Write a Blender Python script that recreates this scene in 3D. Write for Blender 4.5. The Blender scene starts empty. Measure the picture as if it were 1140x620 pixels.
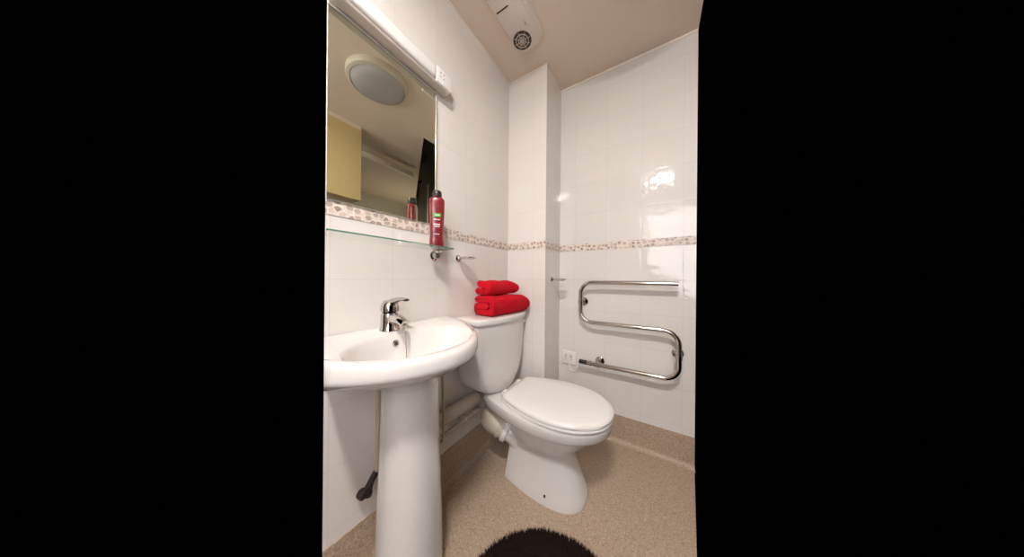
import bpy, bmesh, math, random
from mathutils import Vector, Matrix
random.seed(7)
S = bpy.context.scene
COL = S.collection
PI = math.pi

# ------------------------------------------------------------------ camera
f_px, th, roll = 251.59, .5651, .0088
CAM = Vector((.9, 0, 1.0615))
Fw = Vector((-math.sin(th), math.cos(th), 0)); Rt = Vector((math.cos(th), math.sin(th), 0)); Up = Vector((0, 0, 1))
R2 = Rt*math.cos(roll) + Up*math.sin(roll); U2 = Up*math.cos(roll) - Rt*math.sin(roll)
cd = bpy.data.cameras.new('camera'); cam = bpy.data.objects.new('camera', cd); COL.objects.link(cam)
cam.matrix_world = Matrix(((R2.x, U2.x, -Fw.x, CAM.x), (R2.y, U2.y, -Fw.y, CAM.y), (R2.z, U2.z, -Fw.z, CAM.z), (0, 0, 0, 1)))
cd.sensor_fit = 'HORIZONTAL'; cd.sensor_width = 36; cd.lens = 36*f_px/1140; cd.clip_start = .01
S.camera = cam

# ------------------------------------------------------------------ helpers
def obj(name, bm, m, parent=None, smooth=True, flat_angle=40):
    bmesh.ops.recalc_face_normals(bm, faces=bm.faces)
    me = bpy.data.meshes.new(name); bm.to_mesh(me); bm.free()
    for mm in (m if isinstance(m, (list, tuple)) else [m]): me.materials.append(mm)
    if smooth:
        me.polygons.foreach_set('use_smooth', [True]*len(me.polygons))
        me.set_sharp_from_angle(angle=math.radians(flat_angle))
    o = bpy.data.objects.new(name, me); COL.objects.link(o)
    if parent is not None:
        o.parent = parent
        root = parent; off = Vector(parent.location)
        while root.parent is not None: root = root.parent; off = Vector(root.location)
        if parent.parent is None: o.matrix_parent_inverse = Matrix.Translation(-Vector(parent.location))
    return o
def thing(name, label, cat, loc, group=None):
    o = bpy.data.objects.new(name, None); o.location = loc; o.empty_display_size = .05; COL.objects.link(o)
    return tag(o, label, cat, group)
def tag(o, label, cat, group=None):
    o['label'] = label; o['category'] = cat
    if group: o['group'] = group
    return o
def struct(name, bm, m, label=None, smooth=False):
    o = obj(name, bm, m, smooth=smooth); o['kind'] = 'structure'
    if label: o['label'] = label
    return o
def box(bm, a, b, bev=0, seg=3):
    r = bmesh.ops.create_cube(bm, size=1)
    for v in r['verts']: v.co = Vector([(a[i]+b[i])/2 + v.co[i]*(b[i]-a[i]) for i in range(3)])
    if bev:
        es = list({e for v in r['verts'] for e in v.link_edges})
        bmesh.ops.bevel(bm, geom=es, offset=bev, segments=seg, profile=.5, affect='EDGES')
def ring_loft(bm, rings, cap0=True, cap1=True, closed=True):
    vs = [[bm.verts.new(p) for p in r] for r in rings]
    n = len(vs[0])
    for a, b in zip(vs, vs[1:]):
        for i in range(n if closed else n-1):
            bm.faces.new((a[i], a[(i+1) % n], b[(i+1) % n], b[i]))
    if cap0: bm.faces.new(vs[0][::-1])
    if cap1: bm.faces.new(vs[-1])
    return vs
def tube(bm, pts, r, n=14, caps=True):
    pts = [Vector(p) for p in pts]; rings = []
    rr = r if isinstance(r, (list, tuple)) else [r]*len(pts)
    prev = None
    for i, p in enumerate(pts):
        t = (pts[min(i+1, len(pts)-1)] - pts[max(i-1, 0)]).normalized()
        if prev is None:
            u = t.orthogonal().normalized()
        else:
            u = (prev - t*prev.dot(t)).normalized()
        prev = u; w = t.cross(u)
        rings.append([p + (u*math.cos(2*PI*k/n) + w*math.sin(2*PI*k/n))*rr[i] for k in range(n)])
    ring_loft(bm, rings, caps, caps)
def smooth_path(pts, sub=6):
    P = [Vector(p) for p in pts]; out = []
    for i in range(len(P)-1):
        a, b, c, d = P[max(i-1, 0)], P[i], P[i+1], P[min(i+2, len(P)-1)]
        for k in range(sub):
            t = k/sub
            out.append(.5*((2*b) + (c-a)*t + (2*a-5*b+4*c-d)*t*t + (3*b-a-3*c+d)*t**3))
    out.append(P[-1]); return out
def lathe(bm, prof, c, axis='z', n=32):
    """prof: list of (radius, height along axis)"""
    rings = []
    for r, h in prof:
        ring = []
        for k in range(n):
            a = 2*PI*k/n; u, v = r*math.cos(a), r*math.sin(a)
            d = {'z': (u, v, h), 'x': (h, u, v), 'y': (u, h, v)}[axis]
            ring.append(Vector(c)+Vector(d))
        rings.append(ring)
    ring_loft(bm, rings)
def poly(bm, pts):
    bm.faces.new([bm.verts.new(p) for p in pts])
def prism(bm, pts2, z0, z1):
    ring_loft(bm, [[Vector((x, y, z0)) for x, y in pts2], [Vector((x, y, z1)) for x, y in pts2]])
def cut_end(bm):
    """the built place ends on the left at one upright section plane"""
    n = Vector((.292, .9, 0)).normalized()      # plane through (0,.292) and (.9,0)
    g = bm.verts[:]+bm.edges[:]+bm.faces[:]
    r = bmesh.ops.bisect_plane(bm, geom=g, plane_co=(0, .292, 0), plane_no=n, clear_inner=True)
    es = [e for e in r['geom_cut'] if isinstance(e, bmesh.types.BMEdge)]
    bmesh.ops.holes_fill(bm, edges=es, sides=0)
B = bmesh.new

# ------------------------------------------------------------------ materials
def mat(name, col, rough=.5, metal=0, spec=.5, coat=0, bump=None, **kw):
    m = bpy.data.materials.new(name); m.use_nodes = True; nt = m.node_tree
    p = nt.nodes['Principled BSDF']
    p.inputs['Base Color'].default_value = (*col, 1); p.inputs['Roughness'].default_value = rough
    p.inputs['Metallic'].default_value = metal; p.inputs['Specular IOR Level'].default_value = spec
    p.inputs['Coat Weight'].default_value = coat
    for k, v in kw.items(): p.inputs[k.replace('_', ' ')].default_value = v
    tc = nt.nodes.new('ShaderNodeTexCoord')
    if bump:
        sc, st, dist = bump
        nz = nt.nodes.new('ShaderNodeTexNoise'); nz.inputs['Scale'].default_value = sc
        nz.inputs['Detail'].default_value = 3
        b = nt.nodes.new('ShaderNodeBump'); b.inputs['Strength'].default_value = st; b.inputs['Distance'].default_value = dist
        nt.links.new(tc.outputs['Object'], nz.inputs['Vector']); nt.links.new(nz.outputs['Fac'], b.inputs['Height'])
        nt.links.new(b.outputs['Normal'], p.inputs['Normal'])
    return m
class N:
    def __init__(s, m): s.t = m.node_tree; s.p = s.t.nodes['Principled BSDF']
    def new(s, k, **kw):
        n = s.t.nodes.new(k)
        for a, v in kw.items(): setattr(n, a, v)
        return n
    def link(s, a, b): s.t.links.new(a, b)
    def math(s, op, a, b=None, c=None):
        n = s.new('ShaderNodeMath', operation=op)
        for i, v in enumerate((a, b, c)):
            if v is None: continue
            if isinstance(v, (int, float)): n.inputs[i].default_value = v
            else: s.link(v, n.inputs[i])
        return n.outputs[0]
    def ramp(s, fac, stops, interp='LINEAR'):
        n = s.new('ShaderNodeValToRGB'); cr = n.color_ramp; cr.interpolation = interp
        while len(cr.elements) < len(stops): cr.elements.new(.5)
        for e, (p, c) in zip(cr.elements, stops): e.position = p; e.color = (*c, 1)
        s.link(fac, n.inputs[0]); return n.outputs[0]
    def mix(s, fac, a, b):
        n = s.new('ShaderNodeMix', data_type='RGBA')
        if isinstance(fac, (int, float)): n.inputs[0].default_value = fac
        else: s.link(fac, n.inputs[0])
        for i, v in ((6, a), (7, b)):
            if isinstance(v, tuple): n.inputs[i].default_value = (*v, 1)
            else: s.link(v, n.inputs[i])
        return n.outputs[2]

def tile_mat(name, base, u0, z0, pitch=.21, coordsum=True):
    m = mat(name, base, .13, spec=.5); q = N(m)
    tc = q.new('ShaderNodeTexCoord'); sp = q.new('ShaderNodeSeparateXYZ'); q.link(tc.outputs['Object'], sp.inputs[0])
    x, y, z = sp.outputs
    u = q.math('ADD', x, y)
    def line(c, o):
        w = q.math('WRAP', q.math('SUBTRACT', c, o - pitch/2), pitch, 0)     # centred on pitch/2
        return q.math('ABSOLUTE', q.math('SUBTRACT', w, pitch/2))
    du, dz = line(u, u0), line(z, z0)
    d = q.math('MINIMUM', du, dz)
    g = q.new('ShaderNodeMapRange'); g.inputs['From Min'].default_value = .0008; g.inputs['From Max'].default_value = .0022
    g.inputs['To Min'].default_value = 1; g.inputs['To Max'].default_value = 0; q.link(d, g.inputs['Value'])
    # faint tone difference between tiles
    wn = q.new('ShaderNodeTexWhiteNoise', noise_dimensions='2D'); cv = q.new('ShaderNodeCombineXYZ')
    q.link(q.math('FLOOR', q.math('DIVIDE', q.math('SUBTRACT', u, u0), pitch)), cv.inputs[0])
    q.link(q.math('FLOOR', q.math('DIVIDE', q.math('SUBTRACT', z, z0), pitch)), cv.inputs[1])
    q.link(cv.outputs[0], wn.inputs['Vector'])
    tone = q.mix(wn.outputs['Value'], tuple(c*.975 for c in base), base)
    q.link(q.mix(q.math('MULTIPLY', g.outputs[0], .55), tone, tuple(c*.72 for c in base)), q.p.inputs['Base Color'])
    q.link(q.math('ADD', .055, q.math('MULTIPLY', g.outputs[0], .5)), q.p.inputs['Roughness'])
    # pillowed edges + gentle glaze waviness
    pe = q.new('ShaderNodeMapRange', interpolation_type='SMOOTHSTEP'); pe.inputs['From Max'].default_value = .012; q.link(d, pe.inputs['Value'])
    nz = q.new('ShaderNodeTexNoise'); nz.inputs['Scale'].default_value = 26; nz.inputs['Detail'].default_value = 1
    q.link(tc.outputs['Object'], nz.inputs['Vector'])
    h = q.math('ADD', q.math('MULTIPLY', pe.outputs[0], .0002), q.math('MULTIPLY', nz.outputs['Fac'], .0009))
    b = q.new('ShaderNodeBump'); b.inputs['Strength'].default_value = 1; b.inputs['Distance'].default_value = 1
    q.link(h, b.inputs['Height']); q.link(b.outputs[0], q.p.inputs['Normal'])
    return m
TILE = (.79, .745, .70)
m_tile_low = tile_mat('tile_glaze_low', TILE, .515, 1.0545)
m_tile_high = tile_mat('tile_glaze_high', TILE, .515, 1.3115)
m_tile_low_b = tile_mat('tile_glaze_low_back', TILE, .615+1.629, 1.0545)
m_tile_high_b = tile_mat('tile_glaze_high_back', TILE, .615+1.629, 1.3115)
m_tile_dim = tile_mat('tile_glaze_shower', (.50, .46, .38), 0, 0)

def pebble_mat():
    m = mat('pebble_border', (.7, .6, .5), .3); q = N(m)
    tc = q.new('ShaderNodeTexCoord'); sp = q.new('ShaderNodeSeparateXYZ'); q.link(tc.outputs['Object'], sp.inputs[0])
    u = q.math('ADD', sp.outputs[0], sp.outputs[1])
    cv = q.new('ShaderNodeCombineXYZ')
    q.link(q.math('DIVIDE', u, .027), cv.inputs[0]); q.link(q.math('DIVIDE', q.math('SUBTRACT', sp.outputs[2], 1.2645), .0235), cv.inputs[1])
    v = q.new('ShaderNodeTexVoronoi', voronoi_dimensions='2D', feature='F1'); v.inputs['Scale'].default_value = 1; v.inputs['Randomness'].default_value = .7
    e = q.new('ShaderNodeTexVoronoi', voronoi_dimensions='2D', feature='DISTANCE_TO_EDGE'); e.inputs['Scale'].default_value = 1; e.inputs['Randomness'].default_value = .7
    q.link(cv.outputs[0], v.inputs['Vector']); q.link(cv.outputs[0], e.inputs['Vector'])
    inside = q.math('MULTIPLY', q.math('LESS_THAN', v.outputs['Distance'], .385), q.math('GREATER_THAN', e.outputs['Distance'], .085))
    sc = q.new('ShaderNodeSeparateColor'); q.link(v.outputs['Color'], sc.inputs[0])
    pal = q.ramp(sc.outputs[0], [(0, (.30, .20, .165)), (.22, (.42, .31, .27)), (.45, (.50, .37, .29)), (.68, (.60, .47, .39)), (.85, (.36, .27, .24))], 'CONSTANT')
    nz = q.new('ShaderNodeTexNoise'); nz.inputs['Scale'].default_value = 220; q.link(tc.outputs['Object'], nz.inputs['Vector'])
    pal2 = q.mix(q.math('MULTIPLY', nz.outputs['Fac'], .45), pal, (.72, .62, .55))
    q.link(q.mix(inside, (.78, .68, .60), pal2), q.p.inputs['Base Color'])
    b = q.new('ShaderNodeBump'); b.inputs['Strength'].default_value = .6; b.inputs['Distance'].default_value = .002
    mr = q.new('ShaderNodeMapRange', interpolation_type='SMOOTHSTEP'); mr.inputs['From Max'].default_value = .2; q.link(e.outputs['Distance'], mr.inputs['Value'])
    q.link(mr.outputs[0], b.inputs['Height']); q.link(b.outputs[0], q.p.inputs['Normal'])
    return m
m_pebble = pebble_mat()

def vinyl_mat():
    m = mat('speckled_vinyl', (.4, .3, .22), .42, spec=.35); q = N(m)
    tc = q.new('ShaderNodeTexCoord')
    a = q.new('ShaderNodeTexNoise'); a.inputs['Scale'].default_value = 170; a.inputs['Detail'].default_value = 4; a.inputs['Roughness'].default_value = .8
    b = q.new('ShaderNodeTexVoronoi'); b.inputs['Scale'].default_value = 210
    c = q.new('ShaderNodeTexNoise'); c.inputs['Scale'].default_value = 3
    for n in (a, b, c): q.link(tc.outputs['Object'], n.inputs['Vector'])
    base = q.ramp(a.outputs['Fac'], [(.34, (.22, .16, .108)), (.5, (.47, .355, .255)), (.66, (.63, .50, .38))])
    sc = q.new('ShaderNodeSeparateColor'); q.link(b.outputs['Color'], sc.inputs[0])
    spk = q.ramp(sc.outputs[0], [(0, (.14, .105, .075)), (.10, (.47, .355, .255)), (.9, (.76, .62, .49))], 'CONSTANT')
    colr = q.mix(.35, base, spk)
    colr = q.mix(q.math('MULTIPLY', c.outputs['Fac'], .18), colr, (.38, .30, .23))
    q.link(colr, q.p.inputs['Base Color'])
    bp = q.new('ShaderNodeBump'); bp.inputs['Strength'].default_value = .25; bp.inputs['Distance'].default_value = .001
    q.link(a.outputs['Fac'], bp.inputs['Height']); q.link(bp.outputs[0], q.p.inputs['Normal'])
    return m
m_vinyl = vinyl_mat()
m_ceil = mat('ceiling_paint', (.76, .635, .53), .75, spec=.2, bump=(60, .06, .001))
m_bead = mat('white_bead', (.90, .80, .69), .4)
m_ceramic = mat('white_ceramic', (.77, .74, .705), .12, spec=.5, coat=.3, bump=(3, .02, .01))
m_plastic = mat('white_plastic', (.84, .81, .78), .25, spec=.5, bump=(8, .02, .002))
m_ivory = mat('ivory_plastic', (.60, .53, .42), .35, bump=(8, .03, .002))
m_pipe = mat('painted_pipe', (.50, .42, .34), .45, bump=(20, .08, .002))
m_chrome = mat('chrome', (.60, .565, .54), .10, metal=1, bump=(5, .02, .002))
m_chrome_d = mat('satin_chrome', (.60, .55, .51), .2, metal=1, bump=(9, .03, .002))
m_black = mat('black_rubber', (.02, .014, .012), .4, bump=(40, .1, .001))
m_dark = mat('dark_cavity', (.05, .035, .03), .6, bump=(40, .1, .001))
m_brass = mat('tarnished_metal', (.035, .024, .022), .5, metal=.3, bump=(60, .2, .001))
m_mirror = mat('mirror_silver', (.84, .86, .74), .0, metal=1)
m_mirror_edge = mat('mirror_edge', (.60, .58, .50), .25, metal=.4)
m_edge = mat('glass_edge_green', (.10, .22, .16), .15, spec=.6)
m_fixture = mat('fixture_cream', (.58, .50, .43), .35, bump=(10, .03, .002))
m_pipe2 = mat('lamp_rim_cream', (.55, .49, .40), .5, bump=(20, .05, .001))
m_diff = mat('opal_diffuser', (.42, .40, .40), .6, bump=(10, .03, .002))
m_fan = mat('fan_housing', (.70, .62, .56), .4, bump=(10, .03, .002))
m_yellow = mat('pale_yellow_board', (.60, .46, .23), .45, bump=(12, .05, .002))
m_red_b = mat('red_shampoo', (.22, .016, .022), .22, coat=.4, bump=(14, .02, .002))
m_green = mat('green_label', (.06, .34, .03), .4, bump=(60, .03, .001))
m_white = mat('label_print', (.80, .62, .62), .4, bump=(60, .03, .001))
m_darkred = mat('dark_red_print', (.14, .008, .014), .35, bump=(60, .03, .001))
def glass_mat():
    m = bpy.data.materials.new('thin_glass'); m.use_nodes = True; nt = m.node_tree
    nt.nodes.remove(nt.nodes['Principled BSDF']); out = nt.nodes['Material Output']
    t = nt.nodes.new('ShaderNodeBsdfTransparent'); t.inputs[0].default_value = (.97, .99, .975, 1)
    g = nt.nodes.new('ShaderNodeBsdfGlossy'); g.inputs['Roughness'].default_value = .02
    lw = nt.nodes.new('ShaderNodeLayerWeight'); lw.inputs[0].default_value = .5
    pw = nt.nodes.new('ShaderNodeMath'); pw.operation = 'POWER'; pw.inputs[1].default_value = 5
    ml = nt.nodes.new('ShaderNodeMath'); ml.operation = 'MULTIPLY_ADD'; ml.inputs[1].default_value = .6; ml.inputs[2].default_value = .035
    mx = nt.nodes.new('ShaderNodeMixShader')
    nt.links.new(lw.outputs['Facing'], pw.inputs[0]); nt.links.new(pw.outputs[0], ml.inputs[0])
    nt.links.new(ml.outputs[0], mx.inputs[0]); nt.links.new(t.outputs[0], mx.inputs[1]); nt.links.new(g.outputs[0], mx.inputs[2])
    nt.links.new(mx.outputs[0], out.inputs[0]); return m
m_glass = glass_mat()
m_frost = mat('frosted_glass', (.80, .80, .78), .3, bump=(10, .02, .002)); m_frost.node_tree.nodes['Principled BSDF'].inputs['Alpha'].default_value = .4
def towel_mat():
    m = mat('red_terry', (.62, .004, .016), .9, spec=.1); q = N(m)
    q.p.inputs['Sheen Weight'].default_value = .08; q.p.inputs['Sheen Tint'].default_value = (1, .25, .25, 1)
    tc = q.new('ShaderNodeTexCoord'); nz = q.new('ShaderNodeTexNoise'); nz.inputs['Scale'].default_value = 260; nz.inputs['Detail'].default_value = 3
    q.link(tc.outputs['Object'], nz.inputs['Vector'])
    q.link(q.ramp(nz.outputs['Fac'], [(.3, (.42, .002, .010)), (.7, (.78, .012, .03))]), q.p.inputs['Base Color'])
    b = q.new('ShaderNodeBump'); b.inputs['Strength'].default_value = .8; b.inputs['Distance'].default_value = .004
    q.link(nz.outputs['Fac'], b.inputs['Height']); q.link(b.outputs[0], q.p.inputs['Normal']); return m
m_towel = towel_mat()
m_rug = mat('dark_pile', (.018, .011, .009), .95, spec=.1, bump=(300, .5, .003))
def emit_mat(name, col, st):
    m = mat(name, (.8, .8, .8), .4); p = m.node_tree.nodes['Principled BSDF']
    p.inputs['Emission Color'].default_value = (*col, 1); p.inputs['Emission Strength'].default_value = st; return m
m_lamp = emit_mat('lamp_glow', (1.0, .965, .925), 245)

# ------------------------------------------------------------------ setting
H = 2.471; CF = 1.364; BK = 1.629; CX = .292; YL = .292; XR = 1.094
def xr(y): return .9 + (XR-.9)*y/BK          # right-hand end of the floor
SK = .1735; B0 = 1.2645; B1 = 1.3115
bm = B(); prism(bm, [(-.02, -.9), (.79, -.9), (xr(.0), -.3), (xr(BK), BK), (-.02, BK)], -.05, 0); struct('floor', bm, m_vinyl, 'beige speckled vinyl floor')
# ceiling
bm = B(); prism(bm, [(-.02, -.95), (1.5, -.95), (3.2, 1.0), (3.2, 2.77), (XR, 1.440), (XR, BK+.05), (-.02, BK+.05)], H, H+.06); struct('ceiling', bm, m_ceil, 'warm painted ceiling')
# left wall: tiles below and above the pebble border
def wall_pair(name, a, b, lo, hi):
    bm = B(); box(bm, (a[0], a[1], 0), (b[0], b[1], B0))
    box(bm, (a[0], a[1], B1), (b[0], b[1], H)); box(bm, (a[0], a[1], B0), (b[0], b[1], B1))
    for i, f in enumerate(bm.faces): f.material_index = 1 if 6 <= i < 12 else 0
    cut_end(bm)
    return struct(name, bm, [lo, hi], 'white glazed wall tiles')
wall_pair('wall_left', (-.1, YL), (0, BK+.05), m_tile_low, m_tile_high)
wall_pair('wall_back', (CX, BK), (XR, BK+.05), m_tile_low_b, m_tile_high_b)
bm = B(); box(bm, (0, CF, 0), (CX, BK+.05, B0)); box(bm, (0, CF, B1), (CX, BK+.05, H)); box(bm, (0, CF, B0), (CX, BK+.05, B1))
for i, f in enumerate(bm.faces): f.material_index = 1 if 6 <= i < 12 else 0
struct('wall_corner', bm, [m_tile_low, m_tile_high], 'tiled pipe boxing in the corner')
# pebble borders
t = .0025
bm = B(); box(bm, (0, YL, B0), (t, CF, B1)); struct('trim_1', bm, m_pebble, 'pebble mosaic border on the left wall')
bm = B(); box(bm, (t, CF-t, B0), (CX+t, CF, B1)); box(bm, (CX, CF, B0), (CX+t, BK-t, B1)); struct('trim_2', bm, m_pebble, 'pebble mosaic border round the pipe boxing')
bm = B(); box(bm, (CX, BK-t, B0), (XR, BK, B1)); struct('trim_3', bm, m_pebble, 'pebble mosaic border on the back wall')
# thin sealant beads under the ceiling and in the corners
def bead(name, p, q, r=.005):
    bm = B(); tube(bm, [p, q], r, 8); struct(name, bm, m_bead, 'thin pale sealant bead', smooth=True)
bead('trim_4', (CX, BK-.002, H-.003), (XR, BK-.002, H-.003), .008)
bead('trim_5', (0, CF-.001, H-.003), (CX, CF-.001, H-.003), .003)
bead('trim_6', (.002, YL, H-.002), (.002, CF, H-.002), .003)
bead('trim_7', (.001, CF-.001, SK), (.001, CF-.001, H), .003)
# coved vinyl skirting
def cove_profile(h, r=.03, tk=.004):
    pr = [(0, h), (tk, h), (tk, r)]
    for k in range(1, 6):
        a = PI + (PI/2)*k/6; pr.append((tk+r+r*math.cos(a), r+r*math.sin(a)))
    pr += [(tk+r, .002), (tk+r+.004, .0005), (0, 0)]
    return pr
def cove(name, p, q, inward):
    bm = B(); rings = []
    for e in (p, q): rings.append([Vector((e[0]+inward[0]*d, e[1]+inward[1]*d, z)) for d, z in cove_profile(SK)])
    ring_loft(bm, rings); struct(name, bm, m_vinyl, 'speckled vinyl coved skirting', smooth=False)
cove('baseboard_left', (0, YL), (0, CF), (1, 0)); cove('baseboard_corner', (0, CF), (CX, CF), (0, -1))
cove('baseboard_boxing', (CX, CF), (CX, BK), (1, 0)); cove('baseboard_back', (CX, BK), (xr(BK), BK), (0, -1))
# the shower side, seen only in the mirror
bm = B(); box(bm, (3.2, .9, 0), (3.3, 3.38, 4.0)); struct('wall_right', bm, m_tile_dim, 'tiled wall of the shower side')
bm = B(); box(bm, (1.46, .74, 2.44), (1.52, 1.03, H)); struct('wall_header', bm, m_ceil, 'painted downstand over the yellow door panel')

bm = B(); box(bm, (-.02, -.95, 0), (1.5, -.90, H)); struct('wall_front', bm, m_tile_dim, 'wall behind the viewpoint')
# ------------------------------------------------------------------ mirror
T = thing('wall_mirror', 'large frameless rectangular mirror on the left wall above the basin', 'mirror', (.004, .5, 1.3135))
bm = B(); box(bm, (.001, .2935, 1.3135), (.006, .716, 1.9385)); obj('glass', bm, m_mirror, T, smooth=False)
bm = B(); box(bm, (.001, .716, 1.3115), (.009, .7215, 1.9425)); box(bm, (.001, .2935, 1.9385), (.009, .716, 1.9425)); box(bm, (.001, .2935, 1.3115), (.0075, .716, 1.3135))
obj('edge_trim', bm, m_mirror_edge, T, smooth=False)['label'] = 'pale polished edge'

# ------------------------------------------------------------------ shaver light
T = thing('shaver_light', 'cream wall light bar with a shaver socket above the mirror', 'light', (.0, .5, 1.95))
bm = B(); box(bm, (.0, YL, 1.953), (.050, .764, 2.03), .006); obj('housing', bm, m_fixture, T)
bm = B(); box(bm, (.012, YL, 1.962), (.064, .672, 2.022), .012, 4); obj('diffuser', bm, m_plastic, T)
bm = B(); box(bm, (.03, .676, 1.955), (.0615, .762, 2.024), .003); so = obj('socket_plate', bm, m_plastic, T)
bm = B()
for y, z in ((.697, 2.003), (.715, 2.003), (.697, 1.985), (.715, 1.985)):
    lathe(bm, [(.0028, .060), (.0028, .0620)], (0, y, z), 'x', 12)
obj('socket_hole', bm, m_dark, so)

# ------------------------------------------------------------------ glass shelf
T = thing('glass_shelf', 'clear glass shelf with green edge on the left wall below the mirror', 'shelf', (0, .5, 1.19))
bm = B(); prism(bm, [(.002, YL), (.118, YL*(.9-.118)/.9+.002), (.13, .256), (.13, .718), (.122, .7285), (.002, .7285)], 1.1915, 1.1965)
bm.normal_update()
for f in bm.faces: f.material_index = 1 if abs(f.normal.z) < .5 and f.calc_center_median().x > .06 else 0
obj('glass', bm, [m_glass, m_edge], T, smooth=False)
bm = B(); lathe(bm, [(.023, 0), (.023, .006), (.016, .010), (.014, .03)], (0, .715, 1.168), 'x', 24); br = obj('bracket', bm, m_chrome, T)
bm = B(); box(bm, (.02, .703, 1.176), (.050, .725, 1.190), .003); box(bm, (.02, .703, 1.1965), (.046, .725, 1.202), .002)
obj('clamp', bm, m_chrome, br)

# ------------------------------------------------------------------ shampoo bottle
bx, by, bz = .094, .655, 1.1968
T = thing('shampoo_bottle', 'tall red shampoo bottle with black cap standing on the glass shelf', 'bottle', (bx, by, bz))
ang = math.radians(-38)      # front of the label turned to the room
def bot_ring(hw, hd, z, n=32, ex=3.0):
    out = []
    for k in range(n):
        a = 2*PI*k/n; c, s = math.cos(a), math.sin(a)
        lx = hw*math.copysign(abs(c)**(2/ex), c); ly = hd*math.copysign(abs(s)**(2/ex), s)
        out.append(Vector((bx + lx*math.cos(ang+PI/2) - ly*math.sin(ang+PI/2), by + lx*math.sin(ang+PI/2) + ly*math.cos(ang+PI/2), z)))
    return out
bm = B()
ring_loft(bm, [bot_ring(w, d, bz+h) for w, d, h in [(.027, .017, 0), (.030, .0195, .006), (.0295, .0195, .03), (.0275, .0185, .05), (.029, .0195, .08), (.0315, .020, .14), (.0325, .020, .192), (.031, .0185, .204), (.025, .017, .211), (.016, .015, .2145)]])
obj('bottle_body', bm, m_red_b, T)
bm = B(); ring_loft(bm, [bot_ring(w, w, bz+h, 24, 2) for w, h in [(.0190, .215), (.0200, .218), (.0200, .235), (.017, .241), (.009, .2435)]])
obj('cap', bm, m_black, T)
def lab(name, w, z0, z1, m, shift=0, hd=.0205):
    bm = B(); n = 8; rows = []
    for zz in (z0, (z0+z1)/2, z1):
        row = []
        for k in range(n+1):
            lx = shift + w*(k/n*2-1); ly = -(hd + .0008)*(max(0, 1-abs(lx/.034)**3))**(1/3)
            row.append(Vector((bx + lx*math.cos(ang+PI/2) - ly*math.sin(ang+PI/2), by + lx*math.sin(ang+PI/2) + ly*math.cos(ang+PI/2), bz+zz)))
        rows.append(row)
    ring_loft(bm, rows, False, False, closed=False)
    return bm
bbody = [o for o in T.children if o.name.startswith('bottle_body')][0]
lb = obj('label', lab('l', .017, .125, .141, m_green), m_green, T); lb['label'] = 'bright green label band'
for w, z0, z1, sh in ((.010, .131, .135, .001), ):
    obj('print', lab('p', w, z0, z1, m_white, sh, .0210), m_white, lb)
for w, z0, z1, sh in ((.013, .112, .116, 0), (.013, .090, .096, 0), (.011, .082, .086, .001), (.011, .050, .053, 0)):
    obj('print_line', lab('p', w, z0, z1, m_white, sh), m_white, T)
for w, z0, z1, sh in ((.006, .163, .172, 0), (.014, .060, .064, 0), (.018, .040, .043, 0)):
    obj('print_line', lab('p', w, z0, z1, m_darkred, sh), m_darkred, T)

# ------------------------------------------------------------------ ring holders
def torus(bm, c, R_, r, axis='z', n=40, m=10):
    rings = []
    for i in range(n):
        a = 2*PI*i/n; rg = []
        for k in range(m):
            b = 2*PI*k/m; rad = R_+r*math.cos(b); h = r*math.sin(b)
            d = {'z': (rad*math.cos(a), rad*math.sin(a), h), 'x': (h, rad*math.cos(a), rad*math.sin(a)), 'y': (rad*math.cos(a), h, rad*math.sin(a))}[axis]
            rg.append(bm.verts.new(Vector(c)+Vector(d)))
        rings.append(rg)
    for i in range(n):
        for k in range(m):
            bm.faces.new((rings[i][k], rings[(i+1) % n][k], rings[(i+1) % n][(k+1) % m], rings[i][(k+1) % m]))
def ring_holder(label, c, loc):
    T = thing('soap_dish_holder', label, 'holder', loc)
    bm = B(); lathe(bm, [(.018, 0), (.018, .005), (.012, .010), (.0085, .014), (.0085, .024)], loc, 'x', 24); obj('mount', bm, m_chrome, T)
    bm = B(); torus(bm, c, .041, .0035); obj('ring', bm, m_chrome_d, T)
    bm = B(); lathe(bm, [(.006, -.012), (.022, -.012), (.034, -.005), (.039, .004), (.037, .004), (.031, -.004), (.020, -.010), (.006, -.010)], c, 'z', 32); obj('glass_dish', bm, m_frost, T)
ring_holder('small chrome ring holder with glass dish on left wall beside the shelf', (.062, .885, 1.168), (0, .872, 1.168))
ring_holder('small chrome ring holder on side of the corner boxing', (CX+.062, 1.47, 1.059), (CX, 1.47, 1.059))

# ------------------------------------------------------------------ washbasin
YB = .474
T = thing('pedestal_basin', 'white ceramic pedestal washbasin under the mirror', 'washbasin', (.2, YB, 0))
def outline(hw, dp, z, inset=0, ex=1.85, n=44, zf=None, xb=0.004):
    out = []
    for k in range(n+1):
        a = -PI/2 + PI*k/n
        c, s = abs(math.cos(a)), math.sin(a)
        x = (dp-inset)*c**(2/ex); y = YB + (hw-inset)*math.copysign(abs(s)**(2/ex), s)
        out.append(Vector((max(x, xb), y, z if zf is None else zf(x))))
    # back edge along the wall
    return out
def backfill(r, m=9):
    a, b = r[-1], r[0]
    return r + [a.lerp(b, (i+1)/(m+1)) for i in range(m)]
def rim(x): return .868 - .055*x
def bowl(ax, ay, cx, z=None, n=54, dz=0):
    """ring with as many verts as backfill(outline): same angular start"""
    out = []
    for k in range(45):
        a = -PI/2 + PI*k/44
        x = cx + ax*math.cos(a); y = YB + ay*math.sin(a); out.append(Vector((x, y, (rim(x)+dz) if z is None else z)))
    for i in range(9):
        a = PI/2 + PI*(i+1)/10
        x = cx + ax*math.cos(a); y = YB + ay*math.sin(a); out.append(Vector((x, y, (rim(x)+dz) if z is None else z)))
    return out
rings = []
HW, DP = .338, .412
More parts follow.
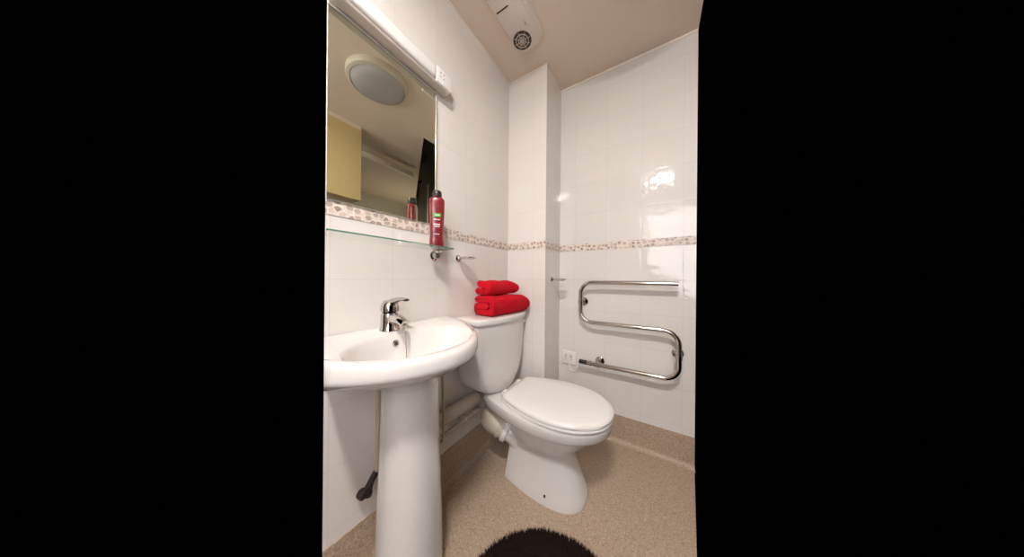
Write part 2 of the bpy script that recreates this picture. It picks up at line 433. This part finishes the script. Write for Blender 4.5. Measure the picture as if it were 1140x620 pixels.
def ol(ins, dz, dpx=0): return backfill(outline(HW, DP, 0, ins, zf=lambda x: rim(x)+dz))
def olz(ins, z, k=1.0): return backfill(outline(HW*k, DP, z, ins))
rings += [backfill([Vector((.2+(p.x-.2)*.0+.0+.085*math.cos(-PI/2+PI*i/44)*(1 if True else 0), YB+.095*math.sin(-PI/2+PI*i/44), .712)) for i, p in enumerate(outline(HW, DP, 0))])]
rings += [olz(.19, .722), olz(.14, .735), olz(.085, .752), olz(.042, .772), olz(.016, .790), olz(.006, .798), olz(.001, .803), olz(0, .812)]
rings += [ol(.001, -.014), ol(.005, -.005), ol(.012, 0), ol(.024, .001)]
rings += [bowl(.137, .226, .236, dz=.001), bowl(.133, .221, .236, dz=-.003), bowl(.128, .214, .236, dz=-.012), bowl(.120, .203, .232, z=.815), bowl(.108, .185, .228, z=.785),
          bowl(.088, .152, .222, z=.755), bowl(.06, .10, .215, z=.735), bowl(.025, .035, .21, z=.727)]
bm = B(); ring_loft(bm, rings); cut_end(bm)
bas = obj('basin', bm, m_ceramic, T, flat_angle=60)
bm = B()
pr = [(.0, .108), (.10, .107), (.25, .104), (.40, .099), (.55, .093), (.62, .0915), (.735, .0915)]
rings = []
for z, r in pr:
    ring = []
    for k in range(40):
        a = 2*PI*k/40; c, s = math.cos(a), math.sin(a)
        ring.append(Vector((max(.193 + r*c, .06), YB + r*s, z)))
    rings.append(ring)
ring_loft(bm, rings); obj('pedestal', bm, m_ceramic, T, flat_angle=60)
bm = B(); torus(bm, (.1165, .462, .826), .0095, .0028, 'x', 24, 8); ov = obj('overflow_ring', bm, m_chrome, bas)
bm = B(); lathe(bm, [(.0085, -.001), (.0085, .002)], (.114, .462, .826), 'x', 20); obj('overflow_hole', bm, m_dark, bas)
bm = B(); lathe(bm, [(.024, .0), (.024, .003), (.018, .004), (.006, .003)], (.21, YB, .7272), 'z', 24); obj('waste', bm, m_chrome, bas)
bm = B()
zc = .885
pts = [(.145, .480, .872), (.150, .480, .84), (.153, .480, .79), (.155, .480, .752)]
pth = smooth_path(pts, 10); L = 0
for i in range(0, len(pth)):
    bmesh.ops.create_icosphere(bm, subdivisions=1, radius=.0024, matrix=Matrix.Translation(pth[i]))
tube(bm, pth, .0010, 6)
obj('plug_chain', bm, m_chrome_d, T)

# ------------------------------------------------------------------ mixer tap
T = thing('mixer_tap', 'chrome single lever mixer tap on the back of the washbasin', 'tap', (.062, .47, .8655))
c0 = Vector((.062, .470, .8655))
bm = B(); lathe(bm, [(.035, -.001), (.035, .005), (.032, .010), (.031, .03), (.0305, .058), (.028, .064), (.02, .066)], c0, 'z', 32); obj('tap_body', bm, m_chrome, T)
bm = B()
sp = smooth_path([(.062, .47, .900), (.085, .47, .912), (.115, .47, .911), (.142, .47, .904), (.158, .47, .898)], 6)
n = len(sp); tube(bm, sp, [.024 - .010*i/(n-1) for i in range(n)], 20); s_ = obj('spout', bm, m_chrome, T)
bm = B(); lathe(bm, [(.010, -.012), (.011, -.010), (.011, .008)], (.151, .47, .888), 'z', 20); obj('aerator', bm, m_chrome_d, s_)
bm = B(); lathe(bm, [(.026, .067), (.031, .070), (.0315, .085), (.028, .100), (.019, .110), (.005, .113)], c0, 'z', 32)
lv = smooth_path([(.050, .47, .955), (.075, .471, .970), (.105, .472, .979), (.135, .473, .984), (.160, .474, .982)], 6)
n = len(lv)
rings = []
for i, p in enumerate(lv):
    w = .021 - .010*i/(n-1); h = .016 - .0115*i/(n-1)
    rings.append([p + Vector((0, w*math.cos(2*PI*k/16), h*math.sin(2*PI*k/16))) for k in range(16)])
ring_loft(bm, rings); obj('lever', bm, m_chrome, T)

# ------------------------------------------------------------------ toilet
YT = 1.110
def egg(x0, x1, hw, hb, z, nb=10, nf=20, mid=.52, ex=2.15):
    """outline: flat back of half width hb at x0, widest at mid, rounded front at x1"""
    xm = x0 + mid*(x1-x0); half = []
    for i in range(nb):
        s = i/nb; half.append((x0 + (xm-x0)*s, hb + (hw-hb)*math.sin(PI/2*s)))
    for i in range(nf+1):
        a = PI/2*i/nf; c, s = math.cos(a), math.sin(a)
        half.append((xm + (x1-xm)*s**(2/ex), hw*c**(2/ex)))
    half[0] = (x0+.0, hb*.96)
    pts = [(x, YT+w) for x, w in half] + [(x, YT-w) for x, w in reversed(half[:-1])]
    m = 7
    a, b = pts[-1], pts[0]
    pts += [(a[0]+(b[0]-a[0])*(i+1)/(m+1), a[1]+(b[1]-a[1])*(i+1)/(m+1)) for i in range(m)]
    return [Vector((x, y, z)) for x, y in pts]
T = thing('toilet', 'white close coupled toilet with closed lid in the corner', 'toilet', (.4, YT, 0))
bm = B()
ring_loft(bm, [egg(.222, .632, .134, .100, 0, ex=2.5, mid=.55), egg(.222, .634, .135, .100, .006, ex=2.5, mid=.55), egg(.225, .628, .130, .097, .03, ex=2.5, mid=.55), egg(.233, .602, .114, .088, .10, ex=2.4, mid=.55), egg(.24, .578, .100, .080, .17, ex=2.3),
               egg(.24, .580, .104, .080, .215), egg(.23, .608, .135, .085, .262), egg(.20, .650, .160, .095, .308), egg(.155, .685, .182, .110, .344), egg(.125, .708, .194, .118, .362), egg(.11, .726, .203, .126, .370), egg(.104, .735, .208, .129, .380),
               egg(.10, .739, .211, .130, .405), egg(.10, .741, .212, .131, .418), egg(.102, .738, .209, .129, .4255), egg(.11, .72, .19, .118, .4285)])
# outlet horn that curves back to the soil pipe
hp = smooth_path([(.305, 1.108, .02), (.305, 1.105, .10), (.288, 1.092, .165), (.255, 1.072, .208), (.214, 1.053, .230)], 6)
nn = len(hp); tube(bm, hp, [.080 - .020*min(1, i/(nn*.9)) for i in range(nn)], 24)
for v in bm.verts:
    if v.co.z > .2: v.co.z -= .011*min(1, (v.co.z-.2)/.1)
pan = obj('pan', bm, m_ceramic, T, flat_angle=50)
bm = B(); lathe(bm, [(.005, -.004), (.0055, .0), (.003, .004)], (.47, YT-.131, .045), 'y', 16); obj('floor_screw', bm, m_dark, pan)['label'] = 'dark screw at the foot'
bm = B(); ring_loft(bm, [egg(.215, .738, .207, .135, .4290), egg(.213, .744, .208, .136, .433), egg(.213, .744, .208, .136, .438), egg(.216, .738, .206, .134, .4435)]); bmesh.ops.translate(bm, verts=bm.verts, vec=(0, 0, -.011)); obj('seat', bm, m_plastic, T, flat_angle=50)
bm = B(); ring_loft(bm, [egg(.222, .737, .206, .134, .4445), egg(.219, .745, .207, .137, .447), egg(.219, .746, .207, .137, .456), egg(.223, .738, .202, .132, .463), egg(.24, .715, .19, .12, .4675), egg(.27, .64, .13, .08, .4700), egg(.33, .56, .07, .05, .4708)]); bmesh.ops.translate(bm, verts=bm.verts, vec=(0, 0, -.011)); obj('lid', bm, m_plastic, T, flat_angle=50)
for s in (-1, 1):
    bm = B(); lathe(bm, [(.011, -.016), (.013, -.013), (.013, .013), (.011, .016)], (.205, YT+s*.075, .434), 'y', 20); obj('hinge', bm, m_plastic, T)
# cistern
YC = 1.10
def cis(hw, d, z, bow=.05, x0=.004, n=28, r=.10):
    pts = []
    for i in range(n+1):
        s = -1 + 2*i/n
        x = d - bow*abs(s)**2.2
        pts.append((x, YC + hw*s))
    pts[0] = (pts[0][0]-.008, pts[0][1]+.002); pts[-1] = (pts[-1][0]-.008, pts[-1][1]-.002)
    m = 8
    pts += [(x0, YC+hw)] + [(x0, YC+hw-2*hw*(i+1)/m) for i in range(m)]
    return [Vector((x, y, z)) for x, y in pts]
bm = B()
ring_loft(bm, [cis(.105, .172, .4190), cis(.130, .180, .430), cis(.165, .186, .452), cis(.190, .190, .475), cis(.208, .193, .51), cis(.220, .196, .56), cis(.228, .199, .64), cis(.233, .201, .74), cis(.236, .203, .817)])
ci = obj('cistern', bm, m_ceramic, T, flat_angle=55)
bm = B(); ring_loft(bm, [cis(.236, .203, .8175), cis(.243, .212, .819), cis(.245, .214, .826), cis(.245, .214, .840), cis(.243, .211, .8475), cis(.235, .202, .850)]); obj('cistern_lid', bm, m_ceramic, T, flat_angle=55)
bm = B(); lathe(bm, [(.012, 0), (.012, .006), (.008, .010)], (.168, YC+.195, .785), 'x', 20); box(bm, (.176, YC+.160, .780), (.182, YC+.20, .790), .002); obj('flush_lever', bm, m_plastic, T)

# soil pipe connector
T = thing('soil_pipe', 'ivory plastic soil pipe elbow behind the toilet pan', 'pipe', (.06, 1.0, .2))
bm = B(); pp = smooth_path([(.196, 1.046, .238), (.162, 1.034, .250), (.120, 1.034, .256), (.092, 1.062, .256), (.084, 1.12, .256), (.084, 1.20, .256), (.084, CF-.006, .256)], 6); tube(bm, pp, .062, 28); obj('elbow', bm, m_ivory, T)
d = Vector((.045, .018, -.021)).normalized()
bm = B(); cpt = Vector((.212, 1.052, .231)); tube(bm, [cpt-d*.024, cpt-d*.020, cpt+d*.002, cpt+d*.006], [.066, .0715, .0715, .067], 32); obj('collar', bm, m_plastic, T)['label'] = 'white rubber collar'
bm = B(); cpt = Vector((.180, 1.040, .244)); tube(bm, [cpt-d*.014, cpt-d*.012, cpt+d*.0, cpt+d*.001], [.064, .069, .069, .064], 32); obj('collar', bm, m_ivory, T)

# pipes along the left wall
T = tag(obj('waste_pipe', (lambda b: (tube(b, [(.045, .50, .388), (.045, .975, .386)], .034, 24), b)[1])(B()), m_pipe), 'thick painted waste pipe along the left wall beside the pedestal', 'pipe')
T = thing('water_pipe', 'thin painted water pipe running just below the thick waste pipe', 'pipe', (.022, .8, .29))
bm = B(); tube(bm, smooth_path([(.050, .52, .302), (.050, .8, .306), (.050, .985, .314)], 4), .0115, 16); obj('pipe_run', bm, m_pipe, T)
bm = B(); tube(bm, smooth_path([(.052, .703, .306), (.080, .703, .314), (.090, .703, .345), (.090, .703, .45), (.085, .700, .66)], 5), .006, 12); obj('riser', bm, m_pipe, T)
bm = B(); tube(bm, [(.050, .935, .3125), (.050, .985, .3135)], .016, 16); obj('elbow_joint', bm, m_pipe, T)
bm = B(); box(bm, (.002, .88, .292), (.062, .892, .324), .002); obj('clip', bm, m_ivory, T)
T = thing('isolating_valve', 'dark isolating valve on the left wall behind the pedestal', 'valve', (.03, .41, .3))
bm = B(); tube(bm, [(.035, .405, .300), (.035, .440, .345)], .011, 16); tube(bm, [(.035, .425, .325), (.037, .412, .288)], .009, 16); obj('valve_body', bm, m_brass, T)
bm = B(); tube(bm, [(.035, .398, .290), (.035, .388, .306)], .016, 16); tube(bm, [(.037, .413, .292), (.037, .410, .279)], .0125, 14); obj('nut', bm, m_brass, T)
bm = B(); tube(bm, smooth_path([(.035, .440, .345), (.035, .443, .37), (.035, .443, .45), (.04, .443, .70)], 4), .0075, 14); obj('tail_pipe', bm, m_pipe, T)

# ------------------------------------------------------------------ towels
def towel(label, cx, cy, z0, L, W, Hh, layers, rot, seed):
    rnd = random.Random(seed)
    T = thing('folded_towel', label, 'towel', (cx, cy, z0), 'red towels stacked on the cistern')
    bm = B(); th_ = Hh/layers; nL = 40
    # layered cross section in (x,z): one strip folded back and forth
    r = th_/2; path = []
    def run(x0, x1, z):
        for k in range(10): path.append((x0+(x1-x0)*k/9, z))
    def fold(x, zc, rad, sgn, up=True):
        for k in range(1, 8):
            t_ = -PI/2 + PI*k/8
            if not up: t_ = -t_
            q_ = .55 if rad > 1.5*r else .8; path.append((x + sgn*rad*math.cos(t_)**q_, zc + rad*math.copysign(abs(math.sin(t_))**q_, math.sin(t_))))
    if layers == 3:
        run(W/2-3*r, -W/2+2*r, 3*r); fold(-W/2+2*r, 2*r, r, -1, False); run(-W/2+2*r, W/2-3*r, r)
        fold(W/2-3*r, 3*r, 2*r, 1); run(W/2-3*r, -W/2+r, 5*r)
    else:
        run(-W/2+r, W/2-2*r, r); fold(W/2-2*r, 2*r, r, 1); run(W/2-2*r, -W/2+1.5*r, 3*r)
    P = [Vector((x, 0, z)) for x, z in path]
    def nrm(i):
        t_ = (P[min(i+1, len(P)-1)]-P[max(i-1, 0)]).normalized(); return Vector((-t_.z, 0, t_.x))
    hh = r*.93
    up = [P[i]+nrm(i)*hh for i in range(len(P))]; dn = [P[i]-nrm(i)*hh for i in range(len(P))]
    e1 = [P[-1] + Vector((math.copysign(hh*.8, P[-1].x), 0, 0))]; e0 = [P[0] + Vector((math.copysign(hh*.8, P[0].x), 0, 0))]
    ring = up + e1 + dn[::-1] + e0
    rings = []
    for i in range(nL+1):
        s = -1 + 2*i/nL
        k_ = .16 if s > 0 else .05; e = (1-k_) + k_*max(0, 1-abs(s)**(6 if s > 0 else 16))**.5
        rr = []
        for p in ring:
            q = Vector((p.x*(.5+.5*e), s*L/2, Hh/2 + (p.z-Hh/2)*e))
            # sag and softness
            q.z -= (.14 if s > 0 else .0)*Hh*(s**4)*(q.z/Hh)
            q.y += .002*math.sin(q.z*90+q.x*40+seed)*abs(s)**6 + (.016 if s > 0 else .003)*(1-((q.z/Hh)*2-1)**2)*math.copysign(abs(s)**8, s)
            q.x += .003*math.sin(s*5+seed) ; q.z += .0022*math.sin(s*7+q.x*30+seed)*(q.z/Hh)
            rr.append(q)
        rings.append(rr)
    M = Matrix.Translation((cx, cy, z0)) @ Matrix.Rotation(rot, 4, 'Z')
    rings = [[M @ p for p in r_] for r_ in rings]
    ring_loft(bm, rings); o = obj('cloth', bm, m_towel, T, flat_angle=80)
    # woven border band near one end
    return T
towel('larger red folded towel lying on the toilet cistern lid', .118, 1.135, .8515, .33, .165, .114, 3, math.radians(-6), 1)
towel('smaller red folded towel on top of the larger one', .105, 1.095, .9665, .25, .125, .084, 2, math.radians(-5), 4)

# ------------------------------------------------------------------ heated towel rail
T = thing('heated_towel_rail', 'chrome S-shaped heated towel rail on the back wall', 'towel rail', (.74, BK, .5))
Yr = 1.545; R_ = .015
def arc(cx, cz, rad, a0, a1, n=10): return [(cx+rad*math.cos(a0+(a1-a0)*i/n), Yr, cz+rad*math.sin(a0+(a1-a0)*i/n)) for i in range(n+1)]
xl, xrr = .474, 1.013; rb = .075
zt, zm, zb = 1.040, .776, .505
path = [(1.008, Yr, zt)] + arc(xl+rb, zt-rb, rb, PI/2, PI) + arc(xl+rb, zm+rb, rb, PI, 3*PI/2) + arc(xrr-rb, zm-rb, rb, PI/2, 0) + arc(xrr-rb, zb+rb, rb, 0, -PI/2) + [(.520, Yr, zb)]
bm = B(); tube(bm, path, .0132, 20); obj('tube', bm, m_chrome, T)
bm = B(); lathe(bm, [(.012, -.052), (.014, -.049), (.014, -.004), (.012, 0)], (.520, Yr, zb), 'x', 20); obj('heating_element_cap', bm, m_black, T)['label'] = 'black end cap'
bm = B(); lathe(bm, [(.0105, 0), (.0105, .018)], (.505+.014, Yr, zb), 'x', 20); lathe(bm, [(.0165, .0), (.0165, .010)], (.536, Yr, zb), 'x', 20); obj('end_fitting', bm, m_chrome_d, T)
for x, z in ((xl, .905), (xrr, .636), (.585, zb)):
    bm = B(); lathe(bm, [(.029, 0), (.029, -.006), (.018, -.013), (.010, -.022), (.009, -.078)], (x, BK, z), 'y', 28)
    lathe(bm, [(.0165, -.012), (.0165, .012)], (x, Yr, z), 'z' if z != zb else 'x', 20)
    obj('bracket', bm, m_chrome, T)

# ------------------------------------------------------------------ spur outlet with flex
T = thing('fused_outlet', 'white square fused outlet with flex low on the back wall beside the boxing', 'socket', (.375, BK, .48))
bm = B(); box(bm, (.316, BK-.012, .440), (.424, BK, .534), .004); pl = obj('face_plate', bm, m_plastic, T)
bm = B(); box(bm, (.342, BK-.015, .490), (.356, BK-.011, .512), .001); obj('switch', bm, m_ivory, pl)
bm = B(); box(bm, (.380, BK-.015, .490), (.396, BK-.011, .512), .001); obj('fuse_carrier', bm, m_ivory, pl)
bm = B(); lathe(bm, [(.003, -.0135), (.003, -.011)], (.348, BK, .478), 'y', 12); obj('screw', bm, m_dark, pl)
bm = B(); lathe(bm, [(.003, -.0135), (.003, -.011)], (.388, BK, .478), 'y', 12); obj('screw', bm, m_dark, pl)
bm = B(); tube(bm, smooth_path([(.372, BK-.01, .446), (.376, BK-.012, .42), (.395, BK-.016, .402), (.425, BK-.03, .412), (.452, BK-.052, .455), (.462, Yr+.020, .492)], 6), .0035, 10); obj('flex', bm, m_plastic, T)

# ------------------------------------------------------------------ extractor fan
T = thing('extractor_fan', 'white extractor fan with round dark grille on the ceiling', 'fan', (.24, 1.05, H))
def rrect(cx, cy, hx, hy, r, z, n=8):
    out = []
    for qx, qy, a0 in ((1, 1, 0), (-1, 1, PI/2), (-1, -1, PI), (1, -1, 1.5*PI)):
        for k in range(n+1):
            a = a0 + PI/2*k/n; out.append(Vector((cx+qx*(hx-r)+r*math.cos(a), cy+qy*(hy-r)+r*math.sin(a), z)))
    return out
bm = B(); fx, fy = .262, 1.01
ring_loft(bm, [rrect(fx, fy, .092, .200, .05, H), rrect(fx, fy, .088, .196, .05, H-.020), rrect(fx, fy, .077, .183, .045, H-.036), rrect(fx, fy, .074, .180, .042, H-.038)])
hs = obj('housing', bm, m_fan, T)
gc = (.243, 1.125, H-.038)
bm = B(); lathe(bm, [(.052, 0), (.052, -.003), (.046, -.004), (.044, -.001)], gc, 'z', 40); gr = obj('grille', bm, m_dark, T)
gr['label'] = 'dark round grille'
bm = B(); torus(bm, (gc[0], gc[1], gc[2]-.004), .036, .0028); torus(bm, (gc[0], gc[1], gc[2]-.004), .021, .0028)
for k in range(8):
    a = PI/4*k; tube(bm, [(gc[0]+.012*math.cos(a), gc[1]+.012*math.sin(a), gc[2]-.004), (gc[0]+.048*math.cos(a), gc[1]+.048*math.sin(a), gc[2]-.004)], .0018, 6)
lathe(bm, [(.013, -.002), (.013, -.006), (.009, -.007)], gc, 'z', 24)
obj('grille_ring', bm, m_pipe, gr)
bm = B(); box(bm, (.195, .938, H-.0405), (.265, .944, H-.037), .001); obj('slot', bm, m_dark, T)
bm = B(); tube(bm, [(.299, 1.045, H-.0385), (.299, 1.065, H-.0385)], .003, 8); obj('indicator', bm, m_pipe, T)

# ------------------------------------------------------------------ ceiling lights
T = thing('ceiling_light', 'round unlit ceiling light with grey diffuser seen in the mirror', 'light', (.80, .85, H))
bm = B(); lathe(bm, [(.195, 0), (.197, -.018), (.190, -.034), (.172, -.042), (.166, -.036)], (.80, .85, H), 'z', 56); obj('rim', bm, m_pipe2, T)
bm = B(); lathe(bm, [(.168, -.036), (.155, -.052), (.12, -.066), (.07, -.074), (.02, -.077)], (.80, .85, H), 'z', 56); obj('diffuser', bm, m_diff, T)
LX, LY, LZ = .93, -.30, 2.38
def lathe_ring(bm, c, r0, r1, z0, z1, n=40):
    q = []
    for k in range(n):
        a = 2*PI*k/n
        q.append([bm.verts.new((c[0]+r_*math.cos(a), c[1]+r_*math.sin(a), c[2]+z)) for r_, z in ((r0, z0), (r1, z0), (r1, z1), (r0, z1))])
    for k in range(n):
        a, b = q[k], q[(k+1) % n]
        for j in range(4): bm.faces.new((a[j], b[j], b[(j+1) % 4], a[(j+1) % 4]))
T = thing('ceiling_spotlight', 'lit twin ring ceiling light behind the viewpoint', 'light', (LX, LY, H))
bm = B(); box(bm, (LX-.09, LY-.04, LZ+.012), (LX+.09, LY+.04, H), .008); obj('base_plate', bm, m_fan, T)
for s in (-1, 1):
    c_ = (LX+s*.066, LY, LZ)
    bm = B(); lathe_ring(bm, c_, .026, .056, .004, .016); obj('lamp_housing', bm, m_fan, T, smooth=False)
    bm = B(); lathe_ring(bm, c_, .029, .052, -.006, .0035); obj('lamp_ring', bm, m_lamp, T, smooth=False)

# ------------------------------------------------------------------ door panel and shower rail seen in the mirror
T = thing('door_panel', 'plain pale yellow door panel, upper part only, seen in the mirror', 'door panel', (1.5, .88, 1.78))  # stand-in for a yellow door, upper part only, hung from the downstand
bm = B(); box(bm, (1.475, .742, 1.782), (1.60, 1.028, 2.44)); obj('panel_backing', bm, m_yellow, T, smooth=False)
bm = B(); box(bm, (1.458, .740, 1.78), (1.475, 1.03, 2.44), .001); obj('door', bm, m_yellow, T, smooth=False)
T = thing('shower_screen', 'white framed sliding shower screen seen in the mirror', 'shower screen', (1.8, 1.5, 2.1))
bm = B(); box(bm, (1.785, 1.19, 2.372), (1.815, 1.80, 2.428), .003); obj('top_rail', bm, m_bead, T)
T = thing('shower_riser', 'pale shower posts with dark arm seen in the mirror', 'shower', (3.0, 2.65, 0))
bm = B(); box(bm, (2.96, 2.55, -.05), (3.2, 3.0, 0)); struct('floor_shower', bm, m_vinyl)
bm = B(); tube(bm, [(3.0, 2.65, .0), (3.0, 2.65, 2.88)], .028, 12); obj('post', bm, m_bead, T)
bm = B(); tube(bm, [(3.0, 2.94, .0), (3.0, 2.94, 2.95)], .02, 12); obj('post', bm, m_bead, T)
bm = B(); tube(bm, [(3.0, 2.42, 2.73), (3.0, 2.79, 2.95)], .02, 12); obj('arm', bm, m_brass, T)

# ------------------------------------------------------------------ round bath mat
T = thing('round_bath_mat', 'round fluffy black-brown bath mat on the floor in front of the toilet', 'bath mat', (.65, .60, 0))
bm = B(); lathe(bm, [(.294, .001), (.296, .008), (.285, .016), (.15, .018), (.02, .018)], (.65, .60, 0), 'z', 72); obj('backing', bm, m_rug, T)
bm = B(); rnd = random.Random(3)
def strand(x, y, z, dx, dy, dz, w):
    a = rnd.random()*PI; px, py = w*math.cos(a), w*math.sin(a)
    b1 = bm.verts.new((x+px, y+py, z)); b2 = bm.verts.new((x-px, y-py, z)); b3 = bm.verts.new((x-py, y+px, z)); tp = bm.verts.new((x+dx, y+dy, z+dz))
    bm.faces.new((b1, b3, tp)); bm.faces.new((b3, b2, tp)); bm.faces.new((b2, b1, tp))
for i in range(15000):
    r = .296*math.sqrt(rnd.random()); a = rnd.random()*2*PI
    if i % 5 == 0: r = .296 - .012*rnd.random()
    k = (r/.296)**6
    strand(.65+r*math.cos(a), .60+r*math.sin(a), .012, math.cos(a)*k*.010+rnd.gauss(0, .004), math.sin(a)*k*.010+rnd.gauss(0, .004), .006+.011*rnd.random(), .0022)
o = obj('pile', bm, m_rug, T, smooth=False); o['kind'] = 'stuff'

# ------------------------------------------------------------------ light
def area(name, loc, target, sx, sy, power, col):
    ld = bpy.data.lights.new(name, 'AREA'); ld.shape = 'RECTANGLE'; ld.size = sx; ld.size_y = sy; ld.energy = power; ld.color = col
    o = bpy.data.objects.new(name, ld); COL.objects.link(o); o.location = loc
    o.rotation_euler = (Vector(target)-Vector(loc)).to_track_quat('-Z', 'Y').to_euler(); return o
pl_ = bpy.data.lights.new('shower_fill', 'POINT'); pl_.energy = 2.4; pl_.shadow_soft_size = .06; pl_.color = (1, .86, .66)  # added fill, no such fitting seen; brightens the shower wall in the mirror
po = bpy.data.objects.new('shower_fill', pl_); COL.objects.link(po); po.location = (2.6, 2.3, 1.7)

area('viewpoint_fill', (1.15, -.87, 1.15), (.75, 1.3, .7), .7, 1.8, 7.5, (.95, .92, 1.0))  # added cool fill from behind the viewpoint; no doorway is built there
w = bpy.data.worlds.new('world'); S.world = w; w.use_nodes = True
w.node_tree.nodes['Background'].inputs[0].default_value = (0, 0, 0, 1); w.node_tree.nodes['Background'].inputs[1].default_value = 0
S.view_settings.view_transform = 'Standard'; S.view_settings.look = 'None'; S.view_settings.gamma = 1; S.view_settings.use_curve_mapping = False
S.view_settings.exposure = 1.75
